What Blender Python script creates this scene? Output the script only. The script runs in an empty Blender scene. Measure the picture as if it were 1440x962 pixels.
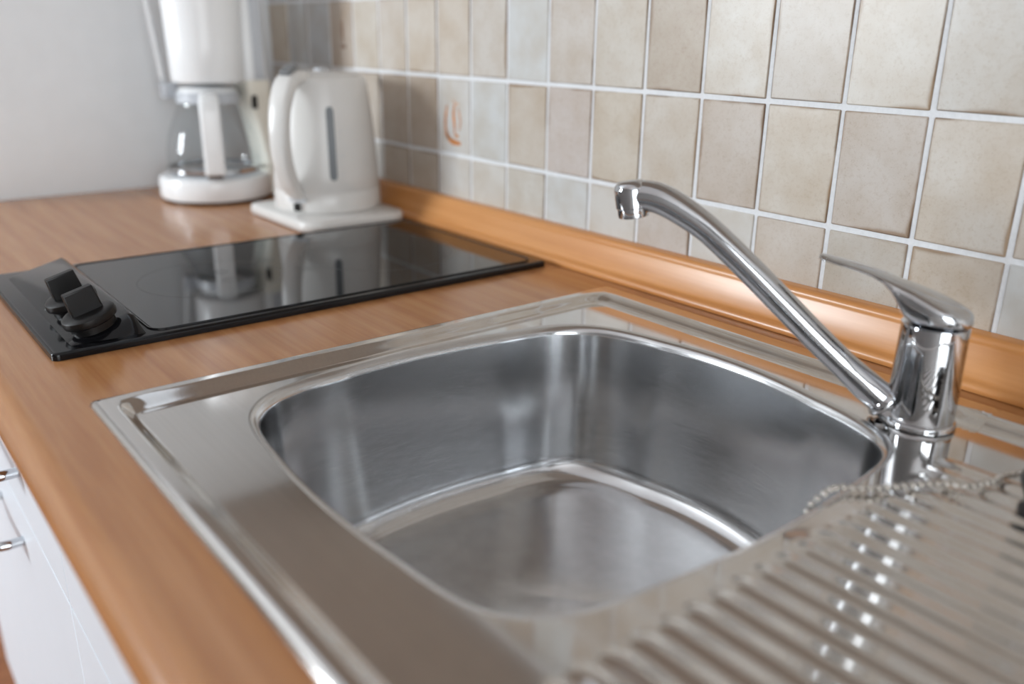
import bpy, bmesh, math, random
import numpy as np
from mathutils import Vector, Matrix

random.seed(7)
S = bpy.context.scene
COL = S.collection
ZC = 0.90                       # height of the worktop above the floor

# ------------------------------------------------------------------ camera
cam_d = bpy.data.cameras.new('camera')
cam = bpy.data.objects.new('camera', cam_d); COL.objects.link(cam)
r = Vector((0.62176689, 0.78312602, 0.01093515))
u = Vector((-0.26730604, 0.19906387, 0.9428261))
f = Vector((-0.73617486, 0.58914108, -0.33310564))
M = Matrix((r, u, -f)).transposed().to_4x4()
M.translation = Vector((0.33885694, -0.67915401, 0.25162276 + ZC))
cam.matrix_world = M
cam_d.sensor_width = 36.0; cam_d.sensor_fit = 'HORIZONTAL'; cam_d.lens = 30.7336
cam_d.clip_start = 0.02
cam_d.dof.use_dof = True; cam_d.dof.focus_distance = 0.73; cam_d.dof.aperture_fstop = 2.7
S.camera = cam

# ------------------------------------------------------------------ world, daylight, exposure
w = bpy.data.worlds.new('world'); S.world = w; w.use_nodes = True
w.node_tree.nodes['Background'].inputs[0].default_value = (0.80, 0.90, 1.0, 1)
w.node_tree.nodes['Background'].inputs[1].default_value = 1.0

def area(name, loc, target, sx, sy, power, col):
    d = bpy.data.lights.new(name, 'AREA'); d.shape = 'RECTANGLE'; d.size = sx; d.size_y = sy
    d.energy = power; d.color = col
    o = bpy.data.objects.new(name, d); COL.objects.link(o); o.location = loc
    o.rotation_euler = (Vector(target) - Vector(loc)).to_track_quat('-Z', 'Y').to_euler()
    return o
# daylight through the front window; unseen side window added to brighten the end wall
area('window_daylight_front', (-2.00, -3.02, 1.60), (-2.00, 0, 1.60), 0.76, 1.10, 245, (0.88, 0.95, 1.0))
area('fill_light_side', (3.12, -1.70, 1.15), (0, -1.70, 1.15), 2.10, 2.10, 158, (0.92, 0.97, 1.0))

S.view_settings.view_transform = 'Standard'
S.view_settings.look = 'None'
S.view_settings.gamma = 1.0
S.view_settings.use_curve_mapping = False
S.view_settings.exposure = -0.95
S.cycles.use_denoising = True
S.cycles.max_bounces = 12
S.cycles.sample_clamp_indirect = 8.0

# ------------------------------------------------------------------ helpers
def obj(name, me, mat=None, parent=None, loc=None, rot=None, smooth=True):
    o = bpy.data.objects.new(name, me); COL.objects.link(o)
    if mat is not None and len(me.materials) == 0: me.materials.append(mat)
    if parent is not None: o.parent = parent
    if loc is not None: o.location = loc
    if rot is not None: o.rotation_euler = rot
    return o

def empty(name, loc, rz=0.0):
    o = bpy.data.objects.new(name, None); COL.objects.link(o)
    o.location = loc; o.rotation_euler = (0, 0, rz); o.empty_display_size = 0.05
    return o

def tag(o, label=None, cat=None, group=None, kind=None):
    if label: o['label'] = label
    if cat: o['category'] = cat
    if group: o['group'] = group
    if kind: o['kind'] = kind
    return o

def mesh(name, verts, faces, smooth=True):
    me = bpy.data.meshes.new(name)
    me.from_pydata([tuple(float(c) for c in v) for v in verts], [], faces); me.validate(); me.update()
    bm = bmesh.new(); bm.from_mesh(me)
    bmesh.ops.recalc_face_normals(bm, faces=bm.faces); bm.to_mesh(me); bm.free()
    if smooth: me.polygons.foreach_set('use_smooth', [True] * len(me.polygons))
    return me

def bm_mesh(name, bm, smooth=True):
    bmesh.ops.recalc_face_normals(bm, faces=bm.faces)
    me = bpy.data.meshes.new(name); bm.to_mesh(me); bm.free()
    if smooth: me.polygons.foreach_set('use_smooth', [True] * len(me.polygons))
    return me

def sharp(me, deg=35):
    me.set_sharp_from_angle(angle=math.radians(deg)); return me

def box(name, x0, x1, y0, y1, z0, z1, bevel=0.0, seg=2):
    bm = bmesh.new()
    bmesh.ops.create_cube(bm, size=1.0)
    bmesh.ops.scale(bm, vec=(x1 - x0, y1 - y0, z1 - z0), verts=bm.verts)
    bmesh.ops.translate(bm, vec=((x0 + x1) / 2, (y0 + y1) / 2, (z0 + z1) / 2), verts=bm.verts)
    if bevel > 0:
        bmesh.ops.bevel(bm, geom=bm.edges[:], offset=bevel, segments=seg, profile=0.5, affect='EDGES')
    return sharp(bm_mesh(name, bm), 22)

def loft(name, rings, cap0=True, cap1=True, closed=True, ang=None):
    """rings: list of equally long point lists"""
    n = len(rings[0]); V = [p for rg in rings for p in rg]; F = []
    for i in range(len(rings) - 1):
        for j in range(n if closed else n - 1):
            k = (j + 1) % n
            F.append((i * n + j, i * n + k, (i + 1) * n + k, (i + 1) * n + j))
    if cap0: F.append(tuple(reversed(range(n))))
    if cap1: F.append(tuple(range((len(rings) - 1) * n, len(rings) * n)))
    me = mesh(name, V, F)
    if ang: sharp(me, ang)
    return me

def lathe(name, prof, n=64, cap0=True, cap1=True, ang=40, cx=0, cy=0):
    rings = [[(cx + rr * math.cos(2 * math.pi * j / n), cy + rr * math.sin(2 * math.pi * j / n), z) for j in range(n)] for rr, z in prof]
    return loft(name, rings, cap0, cap1, True, ang)

def smooth_path(pts, n):
    """Catmull-Rom through points, resampled to n"""
    P = [np.array(p, float) for p in pts]; P = [2 * P[0] - P[1]] + P + [2 * P[-1] - P[-2]]
    out = []
    for i in range(1, len(P) - 2):
        for t in np.linspace(0, 1, 24, endpoint=False):
            a, b, c, d = P[i - 1], P[i], P[i + 1], P[i + 2]
            out.append(0.5 * (2 * b + (c - a) * t + (2 * a - 5 * b + 4 * c - d) * t * t + (3 * b - a - 3 * c + d) * t ** 3))
    out.append(P[-2]); out = np.array(out)
    L = np.concatenate([[0], np.cumsum(np.linalg.norm(np.diff(out, axis=0), axis=1))])
    s = np.linspace(0, L[-1], n)
    return np.stack([np.interp(s, L, out[:, k]) for k in range(out.shape[1])], 1)

def tube(name, path, rad, n=24, up=(0, 0, 1), sec=None, caps=True):
    """sweep; rad = number or list; sec(i) -> (a, b) half axes across / along the up side"""
    P = np.array(path, float); N = len(P); rings = []
    for i in range(N):
        t = P[min(i + 1, N - 1)] - P[max(i - 1, 0)]; t /= np.linalg.norm(t)
        s = np.cross(t, np.array(up, float)); s /= max(np.linalg.norm(s), 1e-9); v = np.cross(s, t)
        if sec: a, b, ex = sec(i / (N - 1))
        else:
            a = b = rad if np.isscalar(rad) else rad[i]; ex = 2
        rg = []
        for j in range(n):
            th = 2 * math.pi * j / n; c, d = math.cos(th), math.sin(th)
            c = math.copysign(abs(c) ** (2 / ex), c); d = math.copysign(abs(d) ** (2 / ex), d)
            rg.append(tuple(P[i] + s * a * c + v * b * d))
        rings.append(rg)
    return loft(name, rings, caps, caps)

def prism(name, outline, z0, z1, bev=0.0, seg=2):
    bm = bmesh.new()
    vs = [bm.verts.new((x, y, z0)) for x, y in outline]
    fc = bm.faces.new(vs)
    ex = bmesh.ops.extrude_face_region(bm, geom=[fc])
    nv = [e for e in ex['geom'] if isinstance(e, bmesh.types.BMVert)]
    bmesh.ops.translate(bm, vec=(0, 0, z1 - z0), verts=nv)
    if bev > 0:
        ed = [e for e in bm.edges if all(abs(v.co.z - z1) < 1e-6 for v in e.verts)]
        bmesh.ops.bevel(bm, geom=ed, offset=bev, segments=seg, profile=0.5, affect='EDGES')
    return sharp(bm_mesh(name, bm), 35)

def rrect(x0, x1, y0, y1, rads, n=8):
    """rounded rectangle outline; rads = (x0y0, x1y0, x1y1, x0y1)"""
    out = []
    for (cx, cy, a0), rr in zip(((x0, y0, 180), (x1, y0, 270), (x1, y1, 0), (x0, y1, 90)), rads):
        sx = 1 if cx == x0 else -1; sy = 1 if cy == y0 else -1
        for k in range(n + 1):
            a = math.radians(a0 + 90 * k / n)
            out.append((cx + sx * rr + rr * math.cos(a), cy + sy * rr + rr * math.sin(a)))
    return out

# ------------------------------------------------------------------ materials
def lin(r_, g_, b_):
    return tuple(((c / 255) / 12.92 if c / 255 <= 0.04045 else ((c / 255 + 0.055) / 1.055) ** 2.4) for c in (r_, g_, b_))

class NT:
    def __init__(s, name):
        s.m = bpy.data.materials.new(name); s.m.use_nodes = True; s.t = s.m.node_tree
        s.b = s.t.nodes['Principled BSDF']
    def n(s, typ, **kw):
        nd = s.t.nodes.new(typ)
        for k, v in kw.items(): setattr(nd, k, v)
        return nd
    def l(s, a, b): s.t.links.new(a, b)
    def set(s, **kw):
        for k, v in kw.items(): s.b.inputs[k.replace('_', ' ')].default_value = v
        return s
    def mix(s, fac, a, b, blend='MIX'):
        nd = s.n('ShaderNodeMix', data_type='RGBA', blend_type=blend)
        for i, v in ((0, fac), (6, a), (7, b)):
            if hasattr(v, 'links'): s.l(v, nd.inputs[i])
            else: nd.inputs[i].default_value = v if i == 0 else (*v, 1)[:4]
        return nd.outputs[2]
    def math(s, op, a, b=0.0, clamp=False):
        nd = s.n('ShaderNodeMath', operation=op, use_clamp=clamp)
        for i, v in ((0, a), (1, b)):
            if hasattr(v, 'links'): s.l(v, nd.inputs[i])
            else: nd.inputs[i].default_value = v
        return nd.outputs[0]
    def ramp(s, fac, stops):
        nd = s.n('ShaderNodeValToRGB'); s.l(fac, nd.inputs[0]); e = nd.color_ramp.elements
        while len(e) < len(stops): e.new(0.5)
        for el, (p, c) in zip(e, stops): el.position = p; el.color = (*c, 1)[:4]
        return nd.outputs[0]
    def noise(s, scale, vec=None, detail=4, rough=0.55):
        nd = s.n('ShaderNodeTexNoise'); nd.inputs['Scale'].default_value = scale
        nd.inputs['Detail'].default_value = detail; nd.inputs['Roughness'].default_value = rough
        if vec is not None: s.l(vec, nd.inputs['Vector'])
        return nd.outputs['Fac']
    def coord(s, scale=(1, 1, 1), kind='Object', offset=None):
        tc = s.n('ShaderNodeTexCoord'); mp = s.n('ShaderNodeMapping'); mp.inputs['Scale'].default_value = scale
        s.l(tc.outputs[kind], mp.inputs['Vector'])
        if offset is not None: s.l(offset, mp.inputs['Location'])
        return mp.outputs[0]
    def bump(s, h, strength, dist=0.001):
        nd = s.n('ShaderNodeBump'); nd.inputs['Strength'].default_value = strength; nd.inputs['Distance'].default_value = dist
        s.l(h, nd.inputs['Height']); s.l(nd.outputs[0], s.b.inputs['Normal'])

def plain(name, col, rough=0.5, metal=0.0, noise_amt=0.04, nscale=40, coat=0.0, bump=0.0):
    m = NT(name); v = m.noise(nscale, m.coord())
    c0 = tuple(c * (1 - noise_amt) for c in col); c1 = tuple(min(1, c * (1 + noise_amt)) for c in col)
    m.l(m.ramp(v, [(0.3, c0), (0.7, c1)]), m.b.inputs['Base Color'])
    m.set(Roughness=rough, Metallic=metal)
    if coat: m.b.inputs['Coat Weight'].default_value = coat; m.b.inputs['Coat Roughness'].default_value = 0.08
    if bump: m.bump(v, bump, 0.0005)
    if name in ('black_plastic', 'black_enamel'): m.b.inputs['Specular IOR Level'].default_value = 0.3
    return m.m

def wood(name, c_dark, c_mid, c_light, rough, stretch=(3.0, 60.0, 60.0), coat=0.0):
    m = NT(name)
    v = m.noise(1.0, m.coord(stretch), 6, 0.6)
    v2 = m.noise(1.0, m.coord(tuple(s_ * 5 for s_ in stretch)), 3, 0.6)
    v3 = m.noise(2.2, m.coord((1, 3, 3)), 2)
    c = m.ramp(v, [(0.30, c_dark), (0.5, c_mid), (0.72, c_light)])
    c = m.mix(m.math('MULTIPLY', m.math('SUBTRACT', v2, 0.42, True), 0.9, True), c, c_dark)
    c = m.mix(m.math('MULTIPLY', v3, 0.25), c, c_light)
    m.l(c, m.b.inputs['Base Color']); m.set(Roughness=rough)
    m.bump(v2, 0.06, 0.0003)
    if coat: m.b.inputs['Coat Weight'].default_value = coat; m.b.inputs['Coat Roughness'].default_value = 0.12
    return m.m

MT = {}
MT['wood'] = wood('beech_laminate', lin(152, 97, 56), lin(173, 120, 76), lin(187, 136, 91), 0.22)
MT['strip'] = wood('beech_strip', lin(186, 122, 66), lin(200, 138, 80), lin(210, 150, 94), 0.26)
MT['floor'] = wood('brown_floor', lin(110, 66, 40), lin(132, 82, 52), lin(150, 98, 64), 0.4, (40, 3, 3))
MT['plaster'] = plain('white_plaster', (0.82, 0.84, 0.86), 0.85, 0, 0.015, 30, bump=0.05)
MT['paint'] = plain('grey_brown_paint', (0.27, 0.26, 0.25), 0.8, 0, 0.02, 20)
MT['ceiling'] = plain('white_ceiling', (0.82, 0.82, 0.82), 0.9, 0, 0.01, 30)
MT['grout'] = plain('white_grout', (0.74, 0.75, 0.77), 0.8, 0, 0.05, 300, bump=0.2)
MT['front'] = plain('white_front', (0.77, 0.82, 0.88), 0.42, 0, 0.01, 10)
MT['carcass'] = plain('white_carcass', (0.70, 0.70, 0.70), 0.6, 0, 0.02, 20)
MT['under'] = plain('grey_beige_board', lin(205, 196, 186), 0.6, 0, 0.03, 20)
MT['plastic'] = plain('white_plastic', (0.82, 0.83, 0.84), 0.25, 0, 0.01, 20)
MT['kettle'] = plain('off_white_plastic', (0.67, 0.655, 0.635), 0.27, 0, 0.01, 20)
MT['cream'] = plain('cream_plastic', lin(236, 232, 220), 0.32, 0, 0.01, 20)
MT['grey_plastic'] = plain('grey_plastic', lin(120, 122, 124), 0.3, 0, 0.03, 30)
MT['gauge'] = plain('grey_gauge', lin(78, 82, 86), 0.3, 0, 0.05, 50)
MT['light_grey'] = plain('light_grey_plastic', lin(190, 194, 200), 0.3, 0, 0.03, 30)
MT['black'] = plain('black_plastic', (0.006, 0.0055, 0.0055), 0.38, 0, 0.1, 60)
MT['rubber'] = plain('black_rubber', (0.015, 0.015, 0.016), 0.5, 0, 0.1, 60)
MT['enamel'] = plain('black_enamel', (0.006, 0.006, 0.007), 0.12, 0, 0.1, 30)
MT['hobglass'] = plain('black_hob_glass', (0.005, 0.0055, 0.006), 0.04, 0, 0.1, 30)
MT['print'] = plain('grey_print', lin(150, 150, 150), 0.5, 0, 0.2, 400)
MT['faintprint'] = plain('faint_grey_print', lin(46, 47, 48), 0.3, 0, 0.5, 500)
MT['chrome'] = plain('chrome', (0.57, 0.58, 0.60), 0.05, 1.0, 0.01, 20)
MT['bead'] = plain('nickel_bead', (0.52, 0.49, 0.45), 0.22, 1.0, 0.05, 60)
MT['motif'] = plain('brown_motif', lin(190, 122, 66), 0.3, 0, 0.35, 160)
MT['motif_dark'] = plain('dark_brown_motif', lin(128, 90, 66), 0.3, 0, 0.3, 160)
MT['window_frame'] = plain('white_window_frame', (0.8, 0.8, 0.8), 0.4, 0, 0.01, 10)

m = NT('clear_glass')                # thin blown glass: clear straight on, mirroring at the flanks
tr = m.n('ShaderNodeBsdfTransparent'); gl = m.n('ShaderNodeBsdfGlossy'); gl.inputs['Roughness'].default_value = 0.01
lw = m.n('ShaderNodeLayerWeight'); lw.inputs['Blend'].default_value = 0.5; mx = m.n('ShaderNodeMixShader')
fr_ = m.math('ADD', m.math('MULTIPLY', m.math('POWER', lw.outputs['Facing'], 4.0), 0.55), 0.04)
m.l(m.ramp(m.noise(8, m.coord()), [(0, (0.95, 0.97, 0.98)), (1, (0.97, 0.985, 0.99))]), tr.inputs['Color'])
m.l(fr_, mx.inputs[0]); m.l(tr.outputs[0], mx.inputs[1]); m.l(gl.outputs[0], mx.inputs[2])
m.l(mx.outputs[0], m.t.nodes['Material Output'].inputs['Surface']); m.t.nodes.remove(m.b); MT['glass'] = m.m

def steel(name, rough, col, stretch, scr, bstr):
    m = NT(name)
    v = m.noise(1.0, m.coord(stretch), 4, 0.6)
    v2 = m.noise(6.0, m.coord((1, 1, 1)), 3)
    c0 = tuple(c * 0.93 for c in col)
    m.l(m.ramp(v, [(0.3, c0), (0.7, col)]), m.b.inputs['Base Color'])
    rr = m.math('ADD', m.math('MULTIPLY', v, scr), m.math('ADD', m.math('MULTIPLY', v2, 0.06), rough - 0.03 - scr * 0.5))
    m.l(rr, m.b.inputs['Roughness']); m.set(Metallic=1.0)
    m.bump(v, bstr, 0.0002)
    return m.m
MT['deck'] = steel('steel_deck', 0.078, (0.68, 0.66, 0.64), (6, 500, 500), 0.04, 0.03)
MT['bowl'] = steel('steel_bowl', 0.18, (0.650, 0.655, 0.665), (60, 60, 900), 0.08, 0.05)

def tile_mat(name, stain):
    m = NT(name)
    oi = m.n('ShaderNodeObjectInfo')
    sc = m.n('ShaderNodeVectorMath', operation='SCALE'); cb = m.n('ShaderNodeCombineXYZ')
    for k in range(3): m.l(oi.outputs['Random'], cb.inputs[k])
    m.l(cb.outputs[0], sc.inputs[0]); sc.inputs['Scale'].default_value = 37.0
    co = m.coord((1, 1, 1), 'Object', sc.outputs[0])
    big = m.noise(22, co, 3); fine = m.noise(260, co, 3, 0.7); spk = m.noise(650, co, 2, 0.6)
    base = oi.outputs['Color']
    c = m.mix(m.math('MULTIPLY', m.math('SUBTRACT', big, 0.36, True), 2.4, True), base, (0.82, 0.74, 0.65), 'MULTIPLY')
    c = m.mix(m.math('MULTIPLY', m.math('SUBTRACT', fine, 0.50, True), 1.6 * stain, True), c, (0.74, 0.64, 0.54), 'MULTIPLY')
    c = m.mix(m.math('MULTIPLY', m.math('SUBTRACT', spk, 0.62, True), 3.0 * stain, True), c, (0.62, 0.50, 0.40), 'MULTIPLY')
    # glaze worn to brown along some of the edges
    tc = m.n('ShaderNodeTexCoord'); sx = m.n('ShaderNodeSeparateXYZ'); m.l(tc.outputs['Generated'], sx.inputs[0])
    ex = m.math('MINIMUM', sx.outputs[0], m.math('SUBTRACT', 1.0, sx.outputs[0]))
    ez = m.math('MINIMUM', m.math('MULTIPLY', sx.outputs[2], 1.33), m.math('MULTIPLY', m.math('SUBTRACT', 1.0, sx.outputs[2]), 1.33))
    e = m.math('MINIMUM', ex, ez)
    e = m.math('ADD', e, m.math('MULTIPLY', m.math('SUBTRACT', m.noise(14, co, 3), 0.46), 0.22))
    mask = m.math('SUBTRACT', 1.0, m.math('DIVIDE', m.math('MAXIMUM', e, 0.0), 0.055), True)
    mask = m.math('MULTIPLY', m.math('POWER', mask, 2.0), 1.0 * stain, True)
    c = m.mix(mask, c, (0.60, 0.48, 0.37), 'MULTIPLY')
    thin = m.math('SUBTRACT', 1.0, m.math('DIVIDE', m.math('MINIMUM', ex, ez), 0.030), True)
    side = m.math('MULTIPLY', m.math('SUBTRACT', m.noise(16, co, 1), 0.46, True), 9.0, True)
    c = m.mix(m.math('MULTIPLY', m.math('MULTIPLY', thin, side), 0.85 * stain, True), c, (0.36, 0.28, 0.22), 'MULTIPLY')
    m.l(c, m.b.inputs['Base Color']); m.set(Roughness=0.33)
    m.bump(m.math('ADD', big, m.math('MULTIPLY', fine, 0.15)), 0.15, 0.0012)
    return m.m
MT['tile'] = tile_mat('beige_tile', 1.0)
MT['tile_white'] = tile_mat('white_tile', 0.25)

# ------------------------------------------------------------------ room shell
RX0, RX1, RY0, CEIL = -3.0, 3.0, -2.9, 2.5
def struct(name, me, mat, parent=None):
    o = obj(name, me, mat, parent)
    if parent is None: o['kind'] = 'structure'
    return o
struct('floor', box('floor', RX0 - .1, RX1 + .1, RY0 - .1, 0.1, -0.05, 0.0), MT['floor'])
struct('ceiling', box('ceiling', RX0 - .1, RX1 + .1, RY0 - .1, 0.1, CEIL, CEIL + .05), MT['ceiling'])
wall_back = struct('wall_back', box('wall_back', RX0 - .1, RX1 + .1, 0.010, 0.1, 0, CEIL), MT['plaster'])
struct('wall_left', box('wall_left', -1.30, -1.20, -0.565, 0.0095, 0, CEIL), MT['plaster'])
struct('wall_far_left', box('wall_far_left', RX0 - .1, RX0, RY0, 0.0095, 0, CEIL), MT['paint'])

def wall_with_opening(name, axis, pos, a0, a1, o0, o1, z0, z1):
    """wall of thickness .1 outward from pos with one rectangular opening"""
    bm = bmesh.new()
    for (p0, p1, q0, q1) in ((a0, o0, 0, CEIL), (o1, a1, 0, CEIL), (o0, o1, 0, z0), (o0, o1, z1, CEIL)):
        r_ = bmesh.ops.create_cube(bm, size=1.0); vs = r_['verts']
        t0, t1 = (pos - .1, pos) if axis == 'y' else (pos, pos + .1)
        if axis == 'y': sc, tr = (p1 - p0, .1, q1 - q0), ((p0 + p1) / 2, (t0 + t1) / 2, (q0 + q1) / 2)
        else: sc, tr = (.1, p1 - p0, q1 - q0), ((t0 + t1) / 2, (p0 + p1) / 2, (q0 + q1) / 2)
        bmesh.ops.scale(bm, vec=sc, verts=vs); bmesh.ops.translate(bm, vec=tr, verts=vs)
    return struct(name, bm_mesh(name, bm, False), MT['paint'])
wall_with_opening('wall_front', 'y', RY0, RX0, RX1, -2.40, -1.60, 1.03, 2.17)
wall_with_opening('wall_right', 'x', RX1, RY0, 0.0095, -2.77, -0.63, 0.08, 2.22)

def window(name, axis, pos, o0, o1, z0, z1):
    bm = bmesh.new(); t = 0.055; mid = (o0 + o1) / 2
    for (p0, p1, q0, q1) in ((o0, o0 + t, z0, z1), (o1 - t, o1, z0, z1), (o0 + t, o1 - t, z0, z0 + t), (o0 + t, o1 - t, z1 - t, z1), (mid - .03, mid + .03, z0 + t, z1 - t)):
        vs = bmesh.ops.create_cube(bm, size=1.0)['verts']
        if axis == 'y': sc, tr = (p1 - p0, .05, q1 - q0), ((p0 + p1) / 2, pos, (q0 + q1) / 2)
        else: sc, tr = (.05, p1 - p0, q1 - q0), (pos, (p0 + p1) / 2, (q0 + q1) / 2)
        bmesh.ops.scale(bm, vec=sc, verts=vs); bmesh.ops.translate(bm, vec=tr, verts=vs)
    struct(name, bm_mesh(name, bm, False), MT['window_frame'])
window('window_1', 'y', RY0 - .05, -2.40, -1.60, 1.03, 2.17)
window('fill_window_2', 'x', RX1 + .05, -2.77, -0.63, 0.08, 2.22)  # unseen window, added to hold the fill light for the end wall

# ------------------------------------------------------------------ wall tiles
PX, PZ = 0.075, 0.100
TX1 = 12
gr = struct('grout', box('grout', -1.1995, TX1 * PX, 0.0014, 0.0100, ZC - 0.004, ZC + 0.597), MT['grout'], wall_back)
def tile_mesh(name, wob, seed):
    rnd = random.Random(seed)
    bm = bmesh.new(); vs = bmesh.ops.create_cube(bm, size=1.0)['verts']
    bmesh.ops.scale(bm, vec=(PX - 0.0046, 0.005, PZ - 0.0046), verts=vs)
    for v in bm.verts:
        v.co.x += rnd.uniform(-wob, wob); v.co.z += rnd.uniform(-wob, wob)
    front = [e for e in bm.edges if all(v.co.y < 0 for v in e.verts)]
    side = [e for e in bm.edges if abs(e.verts[0].co.y - e.verts[1].co.y) > 0.003]
    bmesh.ops.bevel(bm, geom=front + side, offset=0.0010, segments=2, profile=0.5, affect='EDGES')
    return sharp(bm_mesh(name, bm), 15)
tile_meshes = []
for k in range(4):
    a = tile_mesh('tile_%d' % k, 0.0005, k); a.materials.append(MT['tile'])
    b = a.copy(); b.materials.clear(); b.materials.append(MT['tile_white'])
    tile_meshes.append((a, b))
W_ = (224, 225, 224)
TC = {  # (row, col): sRGB seen in the photograph; row 0 sits on the strip
    (0, 0): (222, 212, 200), (0, -1): (214, 207, 198), (0, -2): (222, 212, 202), (0, -3): (228, 226, 222), (0, -4): (218, 209, 202), (0, -5): (226, 222, 216),
    (0, -6): W_, (0, -7): (222, 217, 209), (0, -8): (226, 221, 214), (0, -9): (226, 222, 217), (0, -10): (214, 204, 192), (0, -11): (214, 204, 192),
    (1, 0): (228, 220, 210), (1, -1): (214, 204, 195), (1, -2): (226, 217, 205), (1, -3): (214, 203, 193), (1, -4): (222, 214, 204), (1, -5): (220, 210, 196),
    (1, -6): (218, 208, 202), (1, -7): (218, 208, 196), (1, -8): W_, (1, -9): (226, 224, 221), (1, -10): (208, 194, 180), (1, -11): (208, 194, 180), (1, 1): (222, 214, 205),
    (2, 0): (220, 215, 208), (2, -1): (225, 218, 208), (2, -2): (212, 203, 193), (2, -3): (227, 221, 212), (2, -4): (200, 187, 172), (2, -5): (222, 215, 205),
    (2, -6): (220, 212, 204), (2, -7): W_, (2, -8): (222, 215, 207), (2, -9): (222, 211, 198), (2, -10): (224, 214, 202), (2, -11): (222, 213, 203), (2, -12): (226, 219, 209),
    (2, -13): (214, 200, 186), (2, -14): (214, 216, 218), (2, -15): (214, 216, 218), (2, -16): (220, 208, 192)}
for row in range(6):
    for col in range(-16, TX1):
        c = TC.get((row, col))
        if c is None:
            k = random.random(); q_ = random.uniform(-10, 10); c = W_ if k < 0.15 else (215 + q_, 206 + q_ * 1.1, 196 + q_ * 1.2)
        white = min(c) > 212
        o = obj('tile', tile_meshes[(row * 5 + col * 3) % 4][1 if white else 0], None, wall_back)
        o.location = ((col + .5) * PX, 0.0025, ZC + 0.097 + (row - .5) * PZ)
        o.color = (*[v * .76 for v in lin(*c)], 1)
        tile_at = (row, col)
        if tile_at in ((1, -9), (2, -13)):        # painted motif on the glaze
            strokes = []
            if tile_at == (1, -9):                # little sailing ship
                strokes = [([(-.016, .014), (-.020, -.004), (-.0195, -.018), (-.012, -.027)], .0050),
                           ([(.001, .016), (-.001, .002), (.001, -.012), (.0005, -.022)], .0056),
                           ([(.001, -.023), (.005, -.0245), (.010, -.0245)], .0046),
                           ([(-.021, -.022), (-.013, -.029), (-.003, -.033), (.015, -.034)], .0075),
                           ([(.009, .012), (.014, -.004), (.011, -.018)], .0030), ([(-.004, .022), (.004, .017), (.012, .016)], .0016)]
            else:                                 # dark little tower
                strokes = [([(.004, .020), (.003, .004), (.004, -.012)], .0060), ([(-.004, -.016), (.005, -.018), (.014, -.016)], .0050)]
            V, F = [], []
            for pts, wd in strokes:
                P = smooth_path([(x, 0, z) for x, z in pts], 14); n0 = len(V)
                for i in range(14):
                    t = P[min(i + 1, 13)] - P[max(i - 1, 0)]; t /= np.linalg.norm(t); nn = np.array((-t[2], 0, t[0]))
                    ww = wd * (0.45 + 0.55 * math.sin(math.pi * (i + .5) / 14)) * (1 + .15 * math.sin(i * 2.1))
                    V += [P[i] + nn * ww / 2, P[i] - nn * ww / 2]
                F += [(n0 + 2 * i, n0 + 2 * i + 1, n0 + 2 * i + 3, n0 + 2 * i + 2) for i in range(13)]
            mo = obj('painted_motif', mesh('painted_motif', V, F), MT['motif'] if tile_at[0] == 1 else MT['motif_dark'], o)
            mo.location = (0, -0.00262, 0)

# ------------------------------------------------------------------ worktop with cut-out for the sink
SX0, SX1, SY0, SY1 = -0.2885, 0.7115, -0.5585, -0.0515          # outer edge of the sink
HX0, HX1, HY0, HY1 = SX0 + .012, SX1 - .012, SY0 + .012, SY1 - .012
WX0, WX1, WFY, WTH, NR = -1.199, 1.80, -0.612, 0.038, 0.019
def worktop():
    V, F = [], []
    xs = [WX0, HX0, HX1, WX1]; ys = [0.0, HY1, HY0, WFY + NR]
    # section from the back bottom, over the top, round the nose, back underneath
    nose = [(WFY + NR - NR * math.sin(a), -NR + NR * math.cos(a)) for a in np.linspace(0, math.pi, 17)]
    top = [(0.0, 0.0), (HY1, 0.0), (HY0, 0.0)] + nose
    bot = [(HY0, -WTH), (HY1, -WTH), (0.0, -WTH)]
    sec = top + bot; n = len(sec)
    for x in xs:
        V += [(x, y, z) for y, z in sec]
    for i in range(3):
        for j in range(n):
            k = (j + 1) % n
            if i == 1 and (j == 1 or (sec[j][1] == -WTH and sec[k][1] == -WTH and sec[j][0] == HY0 and sec[k][0] == HY1)): continue
            F.append((i * n + j, i * n + k, (i + 1) * n + k, (i + 1) * n + j))
    for i in (0, 3): F.append(tuple(range(i * n, (i + 1) * n)))
    jt0, jt1, jb0, jb1 = 1, 2, n - 2, n - 3     # hole walls
    F += [(n + jt0, 2 * n + jt0, 2 * n + jb0, n + jb0), (n + jt1, 2 * n + jt1, 2 * n + jb1, n + jb1),
          (n + jt0, n + jt1, n + jb1, n + jb0), (2 * n + jt0, 2 * n + jt1, 2 * n + jb1, 2 * n + jb0)]
    return sharp(mesh('worktop', V, F), 40)
wt = obj('worktop', worktop(), MT['wood'], None, (0, 0, ZC))
tag(wt, 'beech wood laminate kitchen worktop with rounded front edge', 'worktop')

# moulded upstand where the worktop meets the tiles
prof = [(-.0005, .0005), (-.0285, .0005), (-.0292, .0030), (-.0285, .0062), (-.0262, .0080), (-.0235, .0086), (-.0222, .0100), (-.0205, .0125), (-.0150, .0330),
        (-.0146, .0350), (-.0148, .0368), (-.0135, .0395), (-.0110, .0408), (-.0005, .0412)]
us = obj('upstand_strip', sharp(loft('upstand_strip', [[(x, y, z) for y, z in prof] for x in (-1.199, 1.80)]), 50), MT['strip'], None, (0, 0, ZC))
tag(us, 'moulded beech wood strip along the foot of the tiled wall', 'upstand')

# ------------------------------------------------------------------ stainless steel sink
sink = empty('kitchen_sink', (0, 0, ZC))
tag(sink, 'stainless steel inset sink with one bowl and ridged drainer', 'sink')
BC = np.array([-.078, -.298])
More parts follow.
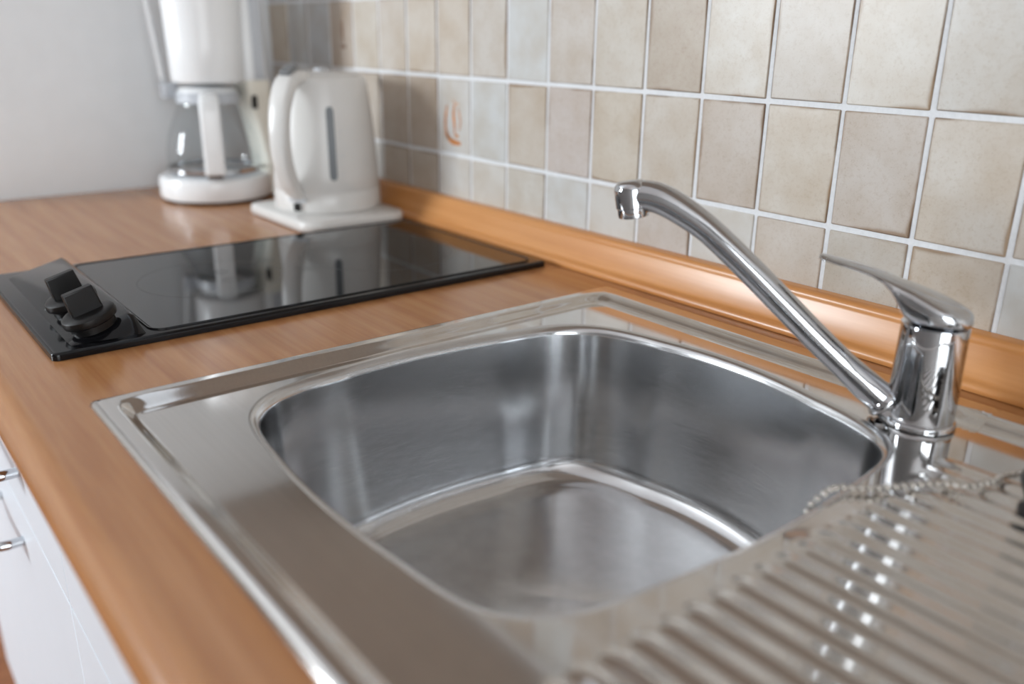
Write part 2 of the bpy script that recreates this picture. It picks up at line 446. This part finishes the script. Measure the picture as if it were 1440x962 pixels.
# bowl outline: four slightly convex walls joined by corner arcs (centre, radius), counter-clockwise from front left
crn = [((-.1800, -.4100), .0660), ((.0365, -.4215), .0560), ((.0425, -.1885), .0520), ((-.1720, -.1975), .0670)]
blg = [.0085, .0095, .0200, .0125]
out_n, out_p = [], []
walls = []
for i in range(4):
    (c0, r0), (c1, r1) = crn[i], crn[(i + 1) % 4]
    c0, c1 = np.array(c0), np.array(c1); d = (c1 - c0) / np.linalg.norm(c1 - c0); nn = np.array((d[1], -d[0]))
    p0, p1 = c0 + nn * r0, c1 + nn * r1; L_ = np.linalg.norm(p1 - p0)
    tt = np.linspace(0, 1, 41)
    pts_ = p0 + np.outer(tt, p1 - p0) + np.outer(4 * tt * (1 - tt) * blg[i], nn)
    a_in, a_out = math.atan2(4 * blg[i], L_), math.atan2(4 * blg[i], L_)
    na = math.atan2(nn[1], nn[0])
    walls.append((pts_, na - a_in, na + a_out))
bp = []
for i in range(4):
    pts_, n0_, n1_ = walls[i]; c1, r1 = crn[(i + 1) % 4]; n2_ = walls[(i + 1) % 4][1]
    # trim the wall ends so that the arc meets them tangentially
    bp += [tuple(p) for p in pts_[5:-5]]
    dn = (n2_ - n1_) % (2 * math.pi)
    if dn < math.pi:
        for a in np.linspace(n1_, n1_ + dn, 15): bp.append((c1[0] + r1 * math.cos(a), c1[1] + r1 * math.sin(a)))
bp = np.array(bp)
ang = np.arctan2(bp[:, 1] - BC[1], bp[:, 0] - BC[0]); rad = np.hypot(*(bp - BC).T)
o_ = np.argsort(ang); ang, rad = ang[o_], rad[o_]
TH = np.linspace(-math.pi, math.pi, 1440, endpoint=False)
RT = np.interp(TH, np.concatenate([ang - 2 * math.pi, ang, ang + 2 * math.pi]), np.tile(rad, 3))
kern = np.exp(-0.5 * (np.arange(-60, 61) / 7.0) ** 2); kern /= kern.sum()
RT = np.convolve(np.concatenate([RT[-60:], RT, RT[:60]]), kern, 'valid')
def r_top(th): return np.interp((th + math.pi) % (2 * math.pi) - math.pi, np.append(TH, math.pi), np.append(RT, RT[0]))
def r_rr(th, hw, hd, rc):
    """radius of a rounded rectangle in direction th (bisection on its distance field)"""
    c, s = np.abs(np.cos(th)), np.abs(np.sin(th)); lo = np.zeros_like(th); hi = np.full_like(th, 0.5)
    for _ in range(40):
        mid = (lo + hi) / 2; qx = np.maximum(c * mid - (hw - rc), 0); qy = np.maximum(s * mid - (hd - rc), 0)
        inner = np.maximum(c * mid - (hw - rc), s * mid - (hd - rc))
        d = np.where(inner < 0, inner, np.hypot(qx, qy)) - rc
        lo = np.where(d < 0, mid, lo); hi = np.where(d < 0, hi, mid)
    return lo
def sstep(a, b, x):
    t = np.clip((x - a) / (b - a), 0, 1); return t * t * (3 - 2 * t)
ZR, ZD = 0.0050, -0.0025          # crest of the rim, level of the sunken deck
RID0, PITCH, NRID = -0.1510, 0.01745, 19
def deck_h(x, y):
    do = np.minimum(np.minimum(x - SX0, SX1 - x), np.minimum(y - SY0, SY1 - y))
    cx, cy = (SX0 + SX1) / 2, (SY0 + SY1) / 2; ri = 0.030
    yb = np.where(y > cy, SY1 - (SY1 - y) * 0.62, y)              # the rim is broader along the wall
    qx = np.abs(x - cx) - ((SX1 - SX0) / 2 - ri); qy = np.abs(yb - cy) - ((SY1 - SY0) / 2 - ri)
    di = -(np.hypot(np.maximum(qx, 0), np.maximum(qy, 0)) + np.minimum(np.maximum(qx, qy), 0) - ri)
    z = 0.0002 + (ZR - 0.0002) * np.sqrt(np.clip(1 - (1 - np.clip(do / 0.0055, 0, 1)) ** 2, 0, 1))
    z = z + (ZD - ZR) * sstep(0.0115, 0.0235, di)
    # drainer ridges running along the wall direction
    k = (y - RID0) / PITCH
    prof = 0.5 + 0.5 * np.cos(2 * math.pi * k)
    env = sstep(0.1165, 0.1290, x) * (1 - sstep(SX1 - .060, SX1 - .045, x)) * sstep(SY0 + .052, SY0 + .060, y) * (1 - sstep(RID0 + PITCH * .30, RID0 + PITCH * .5, y))
    return z + 0.0016 * prof * env
def deck_mesh():
    V, F = [], []
    XS = 0.1125
    # left part: rings between the bowl lip and the rectangle
    NT_, NM = 480, 84
    cor = [math.atan2(y - BC[1], x - BC[0]) for x in (SX0, XS) for y in (SY0, SY1)]
    th = np.linspace(-math.pi, math.pi, NT_, endpoint=False)
    for c_ in cor: th[np.argmin(np.abs(th - c_))] = c_
    c, s = np.cos(th), np.sin(th)
    with np.errstate(divide='ignore'):
        tx = np.where(c > 0, (XS - BC[0]) / c, (SX0 - BC[0]) / c); ty = np.where(s > 0, (SY1 - BC[1]) / s, (SY0 - BC[1]) / s)
    ro = np.minimum(np.abs(tx), np.abs(ty)); ri = r_top(th) + 0.0055
    for k in range(NM + 1):
        t = k / NM; rr = ri + (ro - ri) * t
        x, y = BC[0] + rr * c, BC[1] + rr * s; z = deck_h(x, y)
        V += list(zip(x, y, z))
    for k in range(NM):
        for j in range(NT_):
            j2 = (j + 1) % NT_
            F.append((k * NT_ + j, k * NT_ + j2, (k + 1) * NT_ + j2, (k + 1) * NT_ + j))
    # right part: fine grid
    n0 = len(V)
    xs = np.concatenate([np.linspace(XS, 0.135, 14), np.linspace(0.140, SX1 - .065, 60), np.linspace(SX1 - .062, SX1, 40)])
    ys = np.linspace(SY0, SY1, 360)
    X, Y = np.meshgrid(xs, ys, indexing='ij'); Zz = deck_h(X, Y)
    V += list(zip(X.ravel(), Y.ravel(), Zz.ravel())); ny = len(ys)
    for i in range(len(xs) - 1):
        for j in range(ny - 1):
            a = n0 + i * ny + j; F.append((a, a + ny, a + ny + 1, a + 1))
    me = bpy.data.meshes.new('deck'); me.from_pydata([tuple(map(float, v)) for v in V], [], F); me.update()
    bm = bmesh.new(); bm.from_mesh(me)
    for fc in bm.faces:
        if fc.normal.z < 0: fc.normal_flip()
        fc.smooth = True
    bm.to_mesh(me); bm.free()
    return me
obj('drainer_deck', deck_mesh(), MT['deck'], sink)
def bowl_mesh():
    n = 360; th = np.linspace(-math.pi, math.pi, n, endpoint=False); c, s = np.cos(th), np.sin(th)
    rt = r_top(th); rl = 0.0085; dep = 0.150; rf = 0.024; taper = 0.010
    rb = rt + .0055 - rl - .0105
    rings = []
    z0 = deck_h(BC[0] + (rt + .0055) * c, BC[1] + (rt + .0055) * s)
    for a in np.linspace(0, math.pi / 2, 9):                   # rolled lip
        rr = rt + .0055 - rl * math.sin(a); rings.append((rr, z0 + (ZD - z0) * math.sin(a) - rl * (1 - math.cos(a))))
    rw = rt + .0055 - rl; zt = ZD - rl; zb = -dep + rf
    for t in np.linspace(0, 1, 26)[1:]:                        # walls
        b = t; rings.append((rw + (rb - rw) * b, np.full(n, zt + (zb - zt) * t)))
    for a in np.linspace(0, math.pi / 2, 11)[1:]:              # fillet to the floor
        rings.append((rb - rf * (1 - math.cos(a)), np.full(n, zb - rf * math.sin(a))))
    rfl = rb - rf
    for t in np.linspace(1, 0.02, 18)[1:]:
        rings.append((rfl * t, np.full(n, -dep - 0.004 * (1 - t) ** 1.2)))
    R = [[(BC[0] + rr[j] * c[j], BC[1] + rr[j] * s[j], zz[j]) for j in range(n)] for rr, zz in rings]
    me = loft('bowl', R, False, True)
    bm = bmesh.new(); bm.from_mesh(me)
    cen = Vector((BC[0], BC[1], 0.1))
    if sum(fc.normal.dot(cen - fc.calc_center_median()) for fc in bm.faces) < 0:
        bmesh.ops.reverse_faces(bm, faces=bm.faces)
    bm.to_mesh(me); bm.free()
    return me
obj('bowl', bowl_mesh(), MT['bowl'], sink)
dr = obj('drain', lathe('drain', [(.045, .0002), (.045, .0018), (.043, .0026), (.036, .0022), (.033, -.0006), (.020, -.0012), (.006, -.0010), (.005, .003), (.003, .004)], 48), MT['chrome'], sink)
dr.location = (-0.030, -0.400, -0.1515)

# plug on its bead chain, lying on the drainer
plug = empty('sink_plug', (0.1905, -0.1555, ZC + ZD))
tag(plug, 'black rubber sink plug on a silver bead chain lying over the drainer', 'plug')
obj('stopper', lathe('stopper', [(.0185, 0), (.0190, .004), (.0215, .010), (.0225, .013), (.0225, .0165), (.0210, .0185), (.0060, .0190), (.0050, .0225), (.0020, .0240)], 40), MT['rubber'], plug)
cp = [(.0935, -.2585, -.020), (.0955, -.2580, -.0085), (.1010, -.2535, .0010), (.1015, -.2470, .0016), (.1030, -.2405, .0012), (.1092, -.2329, .0008), (.1181, -.2211, .0010), (.1311, -.2012, .0022), (.1389, -.1895, .0024),
      (.1456, -.1850, .0024), (.1503, -.1789, .0024), (.1551, -.1640, .0024), (.1565, -.1504, .0024), (.1615, -.1379, .0020), (.1700, -.1330, .0060), (.1790, -.1420, .0150), (.1870, -.1520, .0225)]
L = 0.0
path = smooth_path(cp, 400); seg = np.concatenate([[0], np.cumsum(np.linalg.norm(np.diff(path, axis=0), axis=1))])
bm = bmesh.new(); bmesh.ops.create_icosphere(bm, subdivisions=2, radius=0.0023); bead_me = bm_mesh('bead', bm); bead_me.materials.append(MT['bead'])
for d in np.arange(0.002, seg[-1], 0.0052):
    p = [np.interp(d, seg, path[:, k]) for k in range(3)]
    hz = float(deck_h(np.array(p[0]), np.array(p[1]))) + 0.0022
    if p[0] > 0.104: p[2] = max(p[2], hz)
    o = obj('bead', bead_me, None, plug); o.location = (p[0] - .1905, p[1] + .1555, p[2] - ZD)
lk = smooth_path([(p[0] - .1905, p[1] + .1555, max(p[2], (float(deck_h(np.array(p[0]), np.array(p[1]))) + .0022) if p[0] > .104 else -1) - ZD) for p in path[::6]], 200)
obj('chain_link', tube('chain_link', lk, 0.0004, 8, up=(0.3, 0.2, 1)), MT['bead'], plug)

# ------------------------------------------------------------------ mixer tap
FX, FY = 0.0795, -0.1060
tap = empty('mixer_tap', (FX, FY, ZC + ZD))
tag(tap, 'chrome single lever mixer tap with long rising spout', 'tap')
obj('base_ring', lathe('base_ring', [(.0225, 0), (.0240, .0006), (.0240, .0036), (.0232, .0046), (.0218, .0052)], 64), MT['chrome'], tap)
obj('body', lathe('body', [(.0205, .0045), (.0222, .0052), (.0226, .0075), (.0224, .020), (.0220, .045), (.0217, .0715), (.0214, .0726), (.0205, .0730)], 72), MT['chrome'], tap)
sa = math.radians(212)
def sp(a, z): return (a * math.cos(sa), a * math.sin(sa), z - ZD)
path = smooth_path([sp(.012, -.0005 + .004), sp(.0235, .0100), sp(.0461, .0270), sp(.0729, .0495), sp(.0998, .0735), sp(.1268, .0975), sp(.1536, .1200), sp(.1721, .1320), sp(.1880, .1400), sp(.1990, .1425), sp(.2110, .1420)], 60)
rads = np.interp(np.linspace(0, 1, 60), [0, .12, .2, .75, .92, 1], [.0118, .0112, .0098, .0098, .0112, .0112])
obj('spout', tube('spout', path, list(rads), 32), MT['chrome'], tap)
obj('spout_collar', tube('spout_collar', smooth_path([sp(.0215, .0075), sp(.0245, .0103), sp(.0285, .0133)], 8), [.0105, .0128, .0134, .0134, .0130, .0122, .0112, .0100], 32), MT['chrome'], tap)
ae = obj('aerator', lathe('aerator', [(.0080, .0012), (.0096, .0000), (.0110, .0006), (.0114, .0030), (.0114, .0068), (.0122, .0076), (.0124, .0200), (.0118, .0235), (.0090, .0262), (.0030, .0270)], 48), MT['chrome'], tap)
ae.location = sp(.2095, .1265); ae.rotation_euler = (0, math.radians(-9), sa + math.pi)
# lever head: sections across the lever direction (along, top z, bottom z, half width)
la = math.radians(208)
secs = [(-.0220, .0800, .0755, .0040), (-.0212, .0822, .0742, .0080), (-.0190, .0842, .0726, .0122), (-.0140, .0868, .0724, .0174), (-.0060, .0902, .0724, .0211), (.0030, .0936, .0724, .0215), (.0100, .0960, .0725, .0196), (.0160, .0980, .0734, .0172),
        (.0205, .0994, .0765, .0154), (.0240, .1005, .0815, .0143), (.0275, .1016, .0875, .0135), (.0315, .1029, .0932, .0128), (.0365, .1044, .0978, .0121), (.0430, .1062, .1012, .0113), (.0520, .1084, .1042, .0104), (.0620, .1104, .1066, .0096), (.0700, .1118, .1082, .0088), (.0755, .1128, .1093, .0076), (.0780, .1130, .1100, .0056), (.0792, .1124, .1108, .0024)]
rings = []
for a, zt, zb, hw in secs:
    rg = []
    for j in range(40):
        t = 2 * math.pi * j / 40; c, s = math.cos(t), math.sin(t); e = 0.62
        c2 = math.copysign(abs(c) ** e, c); s2 = math.copysign(abs(s) ** e, s)
        zz = (zt + zb) / 2 + s2 * (zt - zb) / 2 - (0.0020 * (abs(c2)) ** 2 if s > 0 else 0); aw = c2 * hw
        rg.append((a * math.cos(la) - aw * math.sin(la), a * math.sin(la) + aw * math.cos(la), zz))
    rings.append(rg)
obj('lever', loft('lever', rings), MT['chrome'], tap)

# ------------------------------------------------------------------ two-zone hob
hob = empty('ceramic_hob', (-0.5455, -0.2995, ZC))
tag(hob, 'narrow black ceramic hob with two black knobs', 'hob')
hx, hy = 0.1485, 0.2590
obj('frame', prism('frame', rrect(-hx, hx, -hy, hy, (.006,) * 4), 0.0003, 0.0068, 0.0025, 3), MT['enamel'], hob)
gx0, gx1, gy0, gy1 = -hx + .012, hx - .012, -0.176, hy - .014
gp = obj('glass_plate', prism('glass_plate', rrect(gx0, gx1, gy0, gy1, (.012,) * 4), 0.0066, 0.0076, 0.0005, 1), MT['hobglass'], hob)
# raised bead round the glass
def ring_mesh(name, out, inn, z0, z1):
    n = len(out)
    return sharp(loft(name, [[(x, y, z0) for x, y in out], [(x, y, z1) for x, y in [((a + c_) / 2 * .6 + a * .4, (b + d_) / 2 * .6 + b * .4) for (a, b), (c_, d_) in zip(out, inn)]],
                             [(x, y, z1) for x, y in [((a + c_) / 2 * .6 + c_ * .4, (b + d_) / 2 * .6 + d_ * .4) for (a, b), (c_, d_) in zip(out, inn)]], [(x, y, z0) for x, y in inn]], False, False), 60)
obj('bead_rim', ring_mesh('bead_rim', rrect(gx0 - .003, gx1 + .003, gy0 - .003, gy1 + .003, (.014,) * 4), rrect(gx0 - .0002, gx1 + .0002, gy0 - .0002, gy1 + .0002, (.012,) * 4), 0.0062, 0.0084), MT['enamel'], hob)
for cx, cy, rr in ((0.0, -0.075, .072), (0.0, 0.125, .090)):           # cooking zone prints
    z = 0.00763; n = 96
    V = [(cx + q_ * math.cos(2 * math.pi * j / n), cy + q_ * math.sin(2 * math.pi * j / n), z) for q_ in (rr, rr - .0009) for j in range(n)]
    z_ = obj('zone_ring', mesh('zone_ring', V, [(j, (j + 1) % n, n + (j + 1) % n, n + j) for j in range(n)]), MT['faintprint'], hob)
for cx, cy in ((-0.02, -0.062), (0.02, -0.058), (0.02, 0.02), (-0.04, 0.0)):   # dotted marks printed on the glass
    V, F = [], []
    for i in range(-5, 6):
        for j in range(-5, 6):
            if i * i + j * j <= 26:
                x, y = cx + i * .0024, cy + j * .0024; k = len(V); h_ = .00055
                V += [(x - h_, y - h_, .00764), (x + h_, y - h_, .00764), (x + h_, y + h_, .00764), (x - h_, y + h_, .00764)]; F.append((k, k + 1, k + 2, k + 3))
    dm = obj('dotted_mark', mesh('dotted_mark', V, F), MT['faintprint'], hob); dm['kind'] = 'stuff'
# wedge shaped control panel rising towards the glass
px0, px1 = -hx + .022, hx - .010
py0, py1, pz = -hy + .016, -0.1845, 0.0222
psec = [(py0, .0060), (py0 + .002, .0078), (py1 - .010, pz - .0012), (py1 - .006, pz), (py1 - .002, pz - .0022), (py1 + .002, .0060)]
prs = []
for x, k in ((px0, .0), (px0 + .001, .45), (px0 + .005, .9), (px0 + .009, 1.0), (px1 - .020, 1.0), (px1 - .012, .93), (px1 - .004, .6), (px1, .0)):
    prs.append([(x, y, .006 + (z - .006) * k) for y, z in psec])
obj('control_panel', sharp(loft('control_panel', prs), 45), MT['enamel'], hob)
tilt = math.atan2(pz - .0090, py1 - .010 - py0 - .002)
def on_panel(x, y): return (x, y, .0078 + (y - py0 - .002) * math.tan(tilt))
def make_knob():
    k = obj('knob', lathe('knob', [(.0185, -.001), (.0185, .0050), (.0200, .0054), (.0218, .0066), (.0222, .0090), (.0218, .0125), (.0200, .0142), (.0150, .0148)], 48), MT['black'], hob)
    g = obj('grip', box('grip', -.0055, .0055, -.0130, .0130, .0130, .0345, .0012, 2), MT['black'], k)
    for v in g.data.vertices:
        if v.co.z > .025: v.co.x *= .72; v.co.y *= .94
    return k
for kx in (0.0555, 0.1160):
    k = make_knob(); k.location = on_panel(kx, -0.2180); k.rotation_euler = (tilt, 0, 0)
for i, (dx, ln) in enumerate(((0, .013), (.0036, .009))):   # two lines of tiny grey print, not legible in the photograph
    p = on_panel(-.004, -.205 - dx)
    pr = obj('print_line', box('print_line', -ln / 2, ln / 2, -.0011, .0011, .0000, .0003), MT['print'], hob); pr.location = p; pr.rotation_euler = (tilt, 0, 0)
p = on_panel(.025, -.236)
pr = obj('indicator_lamp', lathe('indicator_lamp', [(.0016, -.0005), (.0016, .0006), (.0008, .0010)], 16), MT['print'], hob); pr.location = p

# ------------------------------------------------------------------ kettle and its power base
KX, KY = -0.803, -0.106
kb = empty('kettle_base', (KX, KY, ZC))
tag(kb, 'flat white plastic power base under the kettle', 'kettle base')
out = rrect(-.088, .103, -.084, .074, (.012, .030, .030, .025), 10)
bm = bmesh.new()
layers = [(0.0008, .985, 0), (0.004, 1.0, 0), (0.0105, 1.0, 0), (0.0140, .985, 0), (0.0155, .95, 0)]
obj('plate', loft('plate', [[(x * s_, y * s_, z) for x, y in out] for z, s_, _ in layers]), MT['kettle'], kb)
obj('foot_rim', prism('foot_rim', [(x * .93, y * .93) for x, y in out], 0.0, 0.002), MT['grey_plastic'], kb)
kt = empty('electric_kettle', (KX, KY, ZC + .0157))
tag(kt, 'white plastic electric kettle with loop handle and grey water gauge', 'kettle')
hd = Vector((.500, -.865, 0)).normalized(); ha = math.atan2(hd.y, hd.x)
va = math.atan2(-.453, .891)                # direction from the kettle to the viewer side, where the gauge sits
def kr(z): return float(np.interp(z, [0, .006, .030, .090, .180], [.0728, .0742, .0736, .0702, .0608]))
prof = [(.071, 0), (.0732, .0015), (.0742, .006), (.0737, .0285), (.0733, .0290), (.0737, .0296), (.0725, .05), (.0702, .09), (.0660, .132), (.0608, .171), (.0590, .1765), (.0560, .1795), (.0500, .1808)]
obj('body', lathe('kettle_body', prof, 72, ang=60), MT['kettle'], kt)
obj('lid', lathe('kettle_lid', [(.050, .1800), (.0515, .1812), (.0505, .1826), (.040, .1842), (.015, .1852), (.002, .1854)], 56), MT['kettle'], kt)
lt = obj('lid_tab', box('lid_tab', -.010, .010, -.006, .006, .1840, .1885, .002), MT['light_grey'], kt); lt.rotation_euler = (0, 0, ha)
# pouring lip on the side away from the handle
rings = []
for z, e, wd in ((.130, .000, .010), (.150, .008, .016), (.164, .019, .020), (.175, .027, .022), (.1785, .026, .021)):
    R0 = kr(z) - .004
    rings.append([((-hd.x) * (R0 + e * math.sin(t)) + (-hd.y) * (-wd * math.cos(t)), (-hd.y) * (R0 + e * math.sin(t)) + (-hd.x) * (wd * math.cos(t)), z) for t in np.linspace(0, math.pi, 13)])
obj('pouring_lip', loft('pouring_lip', rings, True, True, True), MT['kettle'], kt)
# handle loop
def hp(d, z): return (hd.x * d, hd.y * d, z)
path = smooth_path([hp(.048, .1770), hp(.066, .1785), hp(.084, .1690), hp(.0975, .1430), hp(.1030, .1120), hp(.1015, .0800), hp(.0930, .0520), hp(.0800, .0300), hp(.0690, .0215)], 60)
handle = obj('handle', tube('handle', path, 0, 24, up=(-hd.y, hd.x, 0), sec=lambda t: (float(np.interp(t, [0, .15, .5, .85, 1], [.0080, .0090, .0095, .0085, .0050])), float(np.interp(t, [0, .15, .5, .85, 1], [.0170, .0155, .0135, .0130, .0110])), 3.2)), MT['kettle'], kt)
bt = obj('release_button', box('release_button', -.011, .011, -.0080, .0080, -.002, .0055, .0022), MT['grey_plastic'], handle)
bt.location = hp(.0740, .1862); bt.rotation_euler = (0, math.radians(24), ha)
gd = Vector((math.cos(va + .13), math.sin(va + .13), 0)); gs = Vector((-gd.y, gd.x, 0))
rings = []
gz0, gz1 = .046, .142
gauge_pts = []
for z, hw in [(gz0, .0012), (gz0 + .0012, .0034), (gz0 + .004, .0046)] + [(z, .0050) for z in np.linspace(gz0 + .007, gz1 - .007, 8)] + [(gz1 - .004, .0046), (gz1 - .0012, .0034), (gz1, .0020)]:
    R0 = kr(z)
    rings.append([tuple(gd * (R0 - .003) + gs * hw + Vector((0, 0, z))), tuple(gd * (R0 + .0014) + gs * hw + Vector((0, 0, z))), tuple(gd * (R0 + .0014) - gs * hw + Vector((0, 0, z))), tuple(gd * (R0 - .003) - gs * hw + Vector((0, 0, z)))])
obj('water_gauge', sharp(loft('water_gauge', rings), 40), MT['gauge'], kt)
for z in (.054, .078, .110):
    a = va + .32; R0 = kr(z) + .0002
    s_ = obj('scale_mark', box('scale_mark', -.0003, .0003, -.0020, .0020, -.0006, .0006), MT['light_grey'], kt)
    s_.location = (R0 * math.cos(a), R0 * math.sin(a), z); s_.rotation_euler = (0, -.05, a)
sd = ha
sw = obj('switch', box('switch', -.004, .0050, -.0045, .0045, -.0060, .0050, .0012), MT['black'], kt)
sw.location = (.0735 * math.cos(sd), .0735 * math.sin(sd), .0105); sw.rotation_euler = (0, 0, sd)
sr = obj('switch_surround', box('switch_surround', -.003, .0028, -.0130, .0130, -.0014, .0026, .0010), MT['light_grey'], kt)
sr.location = (.0738 * math.cos(sd), .0738 * math.sin(sd), .0185); sr.rotation_euler = (0, 0, sd)

# ------------------------------------------------------------------ coffee maker
CX, CY = -1.048, -0.176
cm = empty('coffee_maker', (CX, CY, ZC))
tag(cm, 'white filter coffee maker with cream side column, standing beside the kettle', 'coffee maker')
obj('foot', lathe('cm_foot', [(.0800, 0), (.0815, .001), (.0815, .004), (.0790, .005)], 64), MT['black'], cm)
obj('base', lathe('cm_base', [(.0805, .0035), (.0835, .0048), (.0850, .0080), (.0850, .0310), (.0835, .0355), (.0795, .0375), (.0700, .0378)], 72), MT['plastic'], cm)
obj('hot_plate', lathe('hot_plate', [(.0680, .0375), (.0680, .0388), (.0640, .0392), (.0300, .0392)], 56), MT['light_grey'], cm)
# column behind the jug (towards the wall)
def colrow(z, x0, x1, y0, y1): return [(x, y, z) for x, y in rrect(x0, x1, y0, y1, (.009,) * 4, 5)]
obj('column', sharp(loft('cm_column', [colrow(z, *b) for z, b in ((.004, (-.030, .044, .066, .096)), (.060, (-.030, .040, .070, .095)), (.110, (-.030, .036, .062, .093)), (.150, (-.030, .034, .052, .091)), (.178, (-.030, .034, .050, .091)))]), 50), MT['cream'], cm)
obj('water_tank', sharp(loft('cm_tank', [colrow(z, *b) for z, b in ((.1785, (-.030, .033, .050, .088)), (.330, (-.034, .030, .050, .082)), (.335, (-.032, .028, .052, .080)))]), 50), MT['plastic'], cm)
obj('level_window', box('level_window', .0285, .0345, .0640, .0800, .1800, .3200, .001), MT['light_grey'], cm)
s_ = obj('switch', box('cm_switch', .0300, .0385, .0560, .0635, .1360, .1560, .0015), MT['black'], cm)
obj('filter_holder', lathe('filter_holder', [(.0440, .1760), (.0530, .1765), (.0545, .1790), (.0560, .2300), (.0590, .3200), (.0600, .3250), (.0570, .3290), (.0300, .3310)], 64, cx=.002, cy=.003), MT['plastic'], cm)
obj('lid_rim', lathe('lid_rim', [(.0600, .3255), (.0625, .3270), (.0625, .3330), (.0560, .3380), (.0200, .3400)], 64, cx=.002, cy=.003), MT['plastic'], cm)
obj('hinge_bracket', box('hinge_bracket', -.066, -.040, -.052, -.030, .1500, .1740, .002), MT['light_grey'], cm)
rb = [( -.062, -.046, .174), (-.066, -.050, .22), (-.072, -.056, .30)]
obj('swing_rib', tube('swing_rib', smooth_path(rb, 16), .0035, 12), MT['plastic'], cm)
# glass jug standing on the hot plate
jug = empty('glass_jug', (CX, CY, ZC + .0393))
tag(jug, 'clear glass coffee jug with a white handle on the hot plate', 'jug')
op = [(.0100, .0), (.0560, .0), (.0640, .003), (.0685, .010), (.0700, .022), (.0690, .038), (.0640, .060), (.0560, .080), (.0480, .098), (.0440, .110), (.0440, .118)]

prof = op + [(.0432, .1188)]
obj('glass', lathe('jug_glass', prof, 72, True, False, ang=70), MT['glass'], jug)
obj('metal_band', lathe('metal_band', [(.0703, .0040), (.0712, .0050), (.0712, .0095), (.0703, .0105)], 72, False, False), MT['chrome'], jug)
obj('collar', lathe('collar', [(.0442, .1060), (.0470, .1070), (.0470, .1200), (.0440, .1225), (.0400, .1230)], 64, False, False), MT['light_grey'], jug)
obj('lid', lathe('jug_lid', [(.0430, .1200), (.0450, .1225), (.0400, .1290), (.0200, .1330), (.002, .1335)], 48), MT['plastic'], jug)
jd = Vector((.94, -.341, 0)); ja = math.atan2(jd.y, jd.x)
def jp(d, z): return (jd.x * d, jd.y * d, z)
hnd = obj('handle', tube('jug_handle', smooth_path([jp(.044, .1130), jp(.062, .1175), jp(.082, .1140), jp(.0900, .1000), jp(.0920, .0600), jp(.0920, .0080)], 40), 0, 20, up=(-jd.y, jd.x, 0), sec=lambda t: (.0075, float(np.interp(t, [0, .3, 1], [.013, .0145, .0145])), 4)), MT['plastic'], jug)
sc_ = obj('handle_clip', box('handle_clip', -.022, .004, -.0110, .0110, -.004, .004, .001), MT['chrome'], jug); sc_.location = jp(.0900, .0060); sc_.rotation_euler = (0, 0, ja)

# ------------------------------------------------------------------ base units under the worktop
ZT = ZC - WTH - 0.0005; FYF = -0.580
def handle_bar(parent, xc, span, z):
    h = obj('handle', tube('handle', smooth_path([(xc - span / 2, FYF + .001, z), (xc - span / 2, FYF - .016, z), (xc - span / 2 + .004, FYF - .026, z), (xc - span / 2 + .014, FYF - .031, z), (xc, FYF - .033, z), (xc + span / 2 - .014, FYF - .031, z), (xc + span / 2 - .004, FYF - .026, z), (xc + span / 2, FYF - .016, z), (xc + span / 2, FYF + .001, z)], 60), .0052, 16, up=(0, 0, 1)), MT['chrome'], parent)
    return h
def base_unit(x0, x1, label, hx1, hx2, span):
    t = empty('base_cabinet', ((x0 + x1) / 2, -0.30, 0)); ox, oy = (x0 + x1) / 2, -0.30
    tag(t, label, 'cabinet', 'white base cabinets under the worktop')
    def part(name, me, mat, par=t):
        o = obj(name, me, mat, par)
        if par is t: o.location = (-ox, -oy, 0)
        return o
    zb = 0.10
    part('side_panel', box('side', x0 + .0006, x0 + .0166, -.560, -.012, zb, ZT), MT['carcass'])
    part('side_panel', box('side', x1 - .0166, x1 - .0006, -.560, -.012, zb, ZT), MT['carcass'])
    part('bottom_panel', box('bottom', x0 + .017, x1 - .017, -.560, -.012, zb, zb + .016), MT['carcass'])
    part('back_panel', box('back', x0 + .017, x1 - .017, -.012, -.006, zb + .017, ZT), MT['carcass'])
    g = .0014
    d = part('drawer_front', box('drawer_front', x0 + g, x1 - g, FYF, -.561, ZC - .2098, ZT - .004, .0012), MT['front'])
    o = part('door', box('door', x0 + g, x1 - g, FYF, -.561, zb + .004, ZC - .2126, .0012), MT['front'])
    if hx1 is not None: handle_bar(d, hx1, span, ZC - .150)
    if hx2 is not None: handle_bar(o, hx2, span, ZC - .2625)
    return t
base_unit(-1.198, -.800, 'white base cabinet between the white end wall and the hob cabinet', -1.0, -1.0, .122)
base_unit(-.800, -.382, 'white base cabinet with chrome bow handles under the hob', -.600, -.6725, .122)
base_unit(-.382, .420, 'wide white base cabinet under the sink bowl', None, .02, .122)
base_unit(.420, 1.020, 'white base cabinet under the drainer end of the sink', .72, .72, .122)
pl = struct('baseboard_front', box('plinth', -1.198, 1.79, -.530, -.512, 0.0, 0.0985), MT['floor'])

# ------------------------------------------------------------------ wall cabinets (mirrored in the steel of the sink)
for x0, x1, lb in ((-1.199, -.6, 'white wall cabinet above the coffee maker and kettle'), (-.6, 0.0, 'white wall cabinet above the hob and sink bowl'), (0.0, .6, 'white wall cabinet above the drainer')):
    t = empty('wall_cabinet', ((x0 + x1) / 2, -.16, ZC + .62)); tag(t, lb, 'cabinet', 'white wall cabinets')
    hw = (x1 - x0) / 2 - .001
    obj('body', box('wall_cabinet_body', -hw, hw, -.155, .1695, 0, .70, .001), MT['under'], t)
    d = obj('door', box('wall_cabinet_door', -hw, hw, -.175, -.156, -.002, .70, .0012), MT['front'], t)
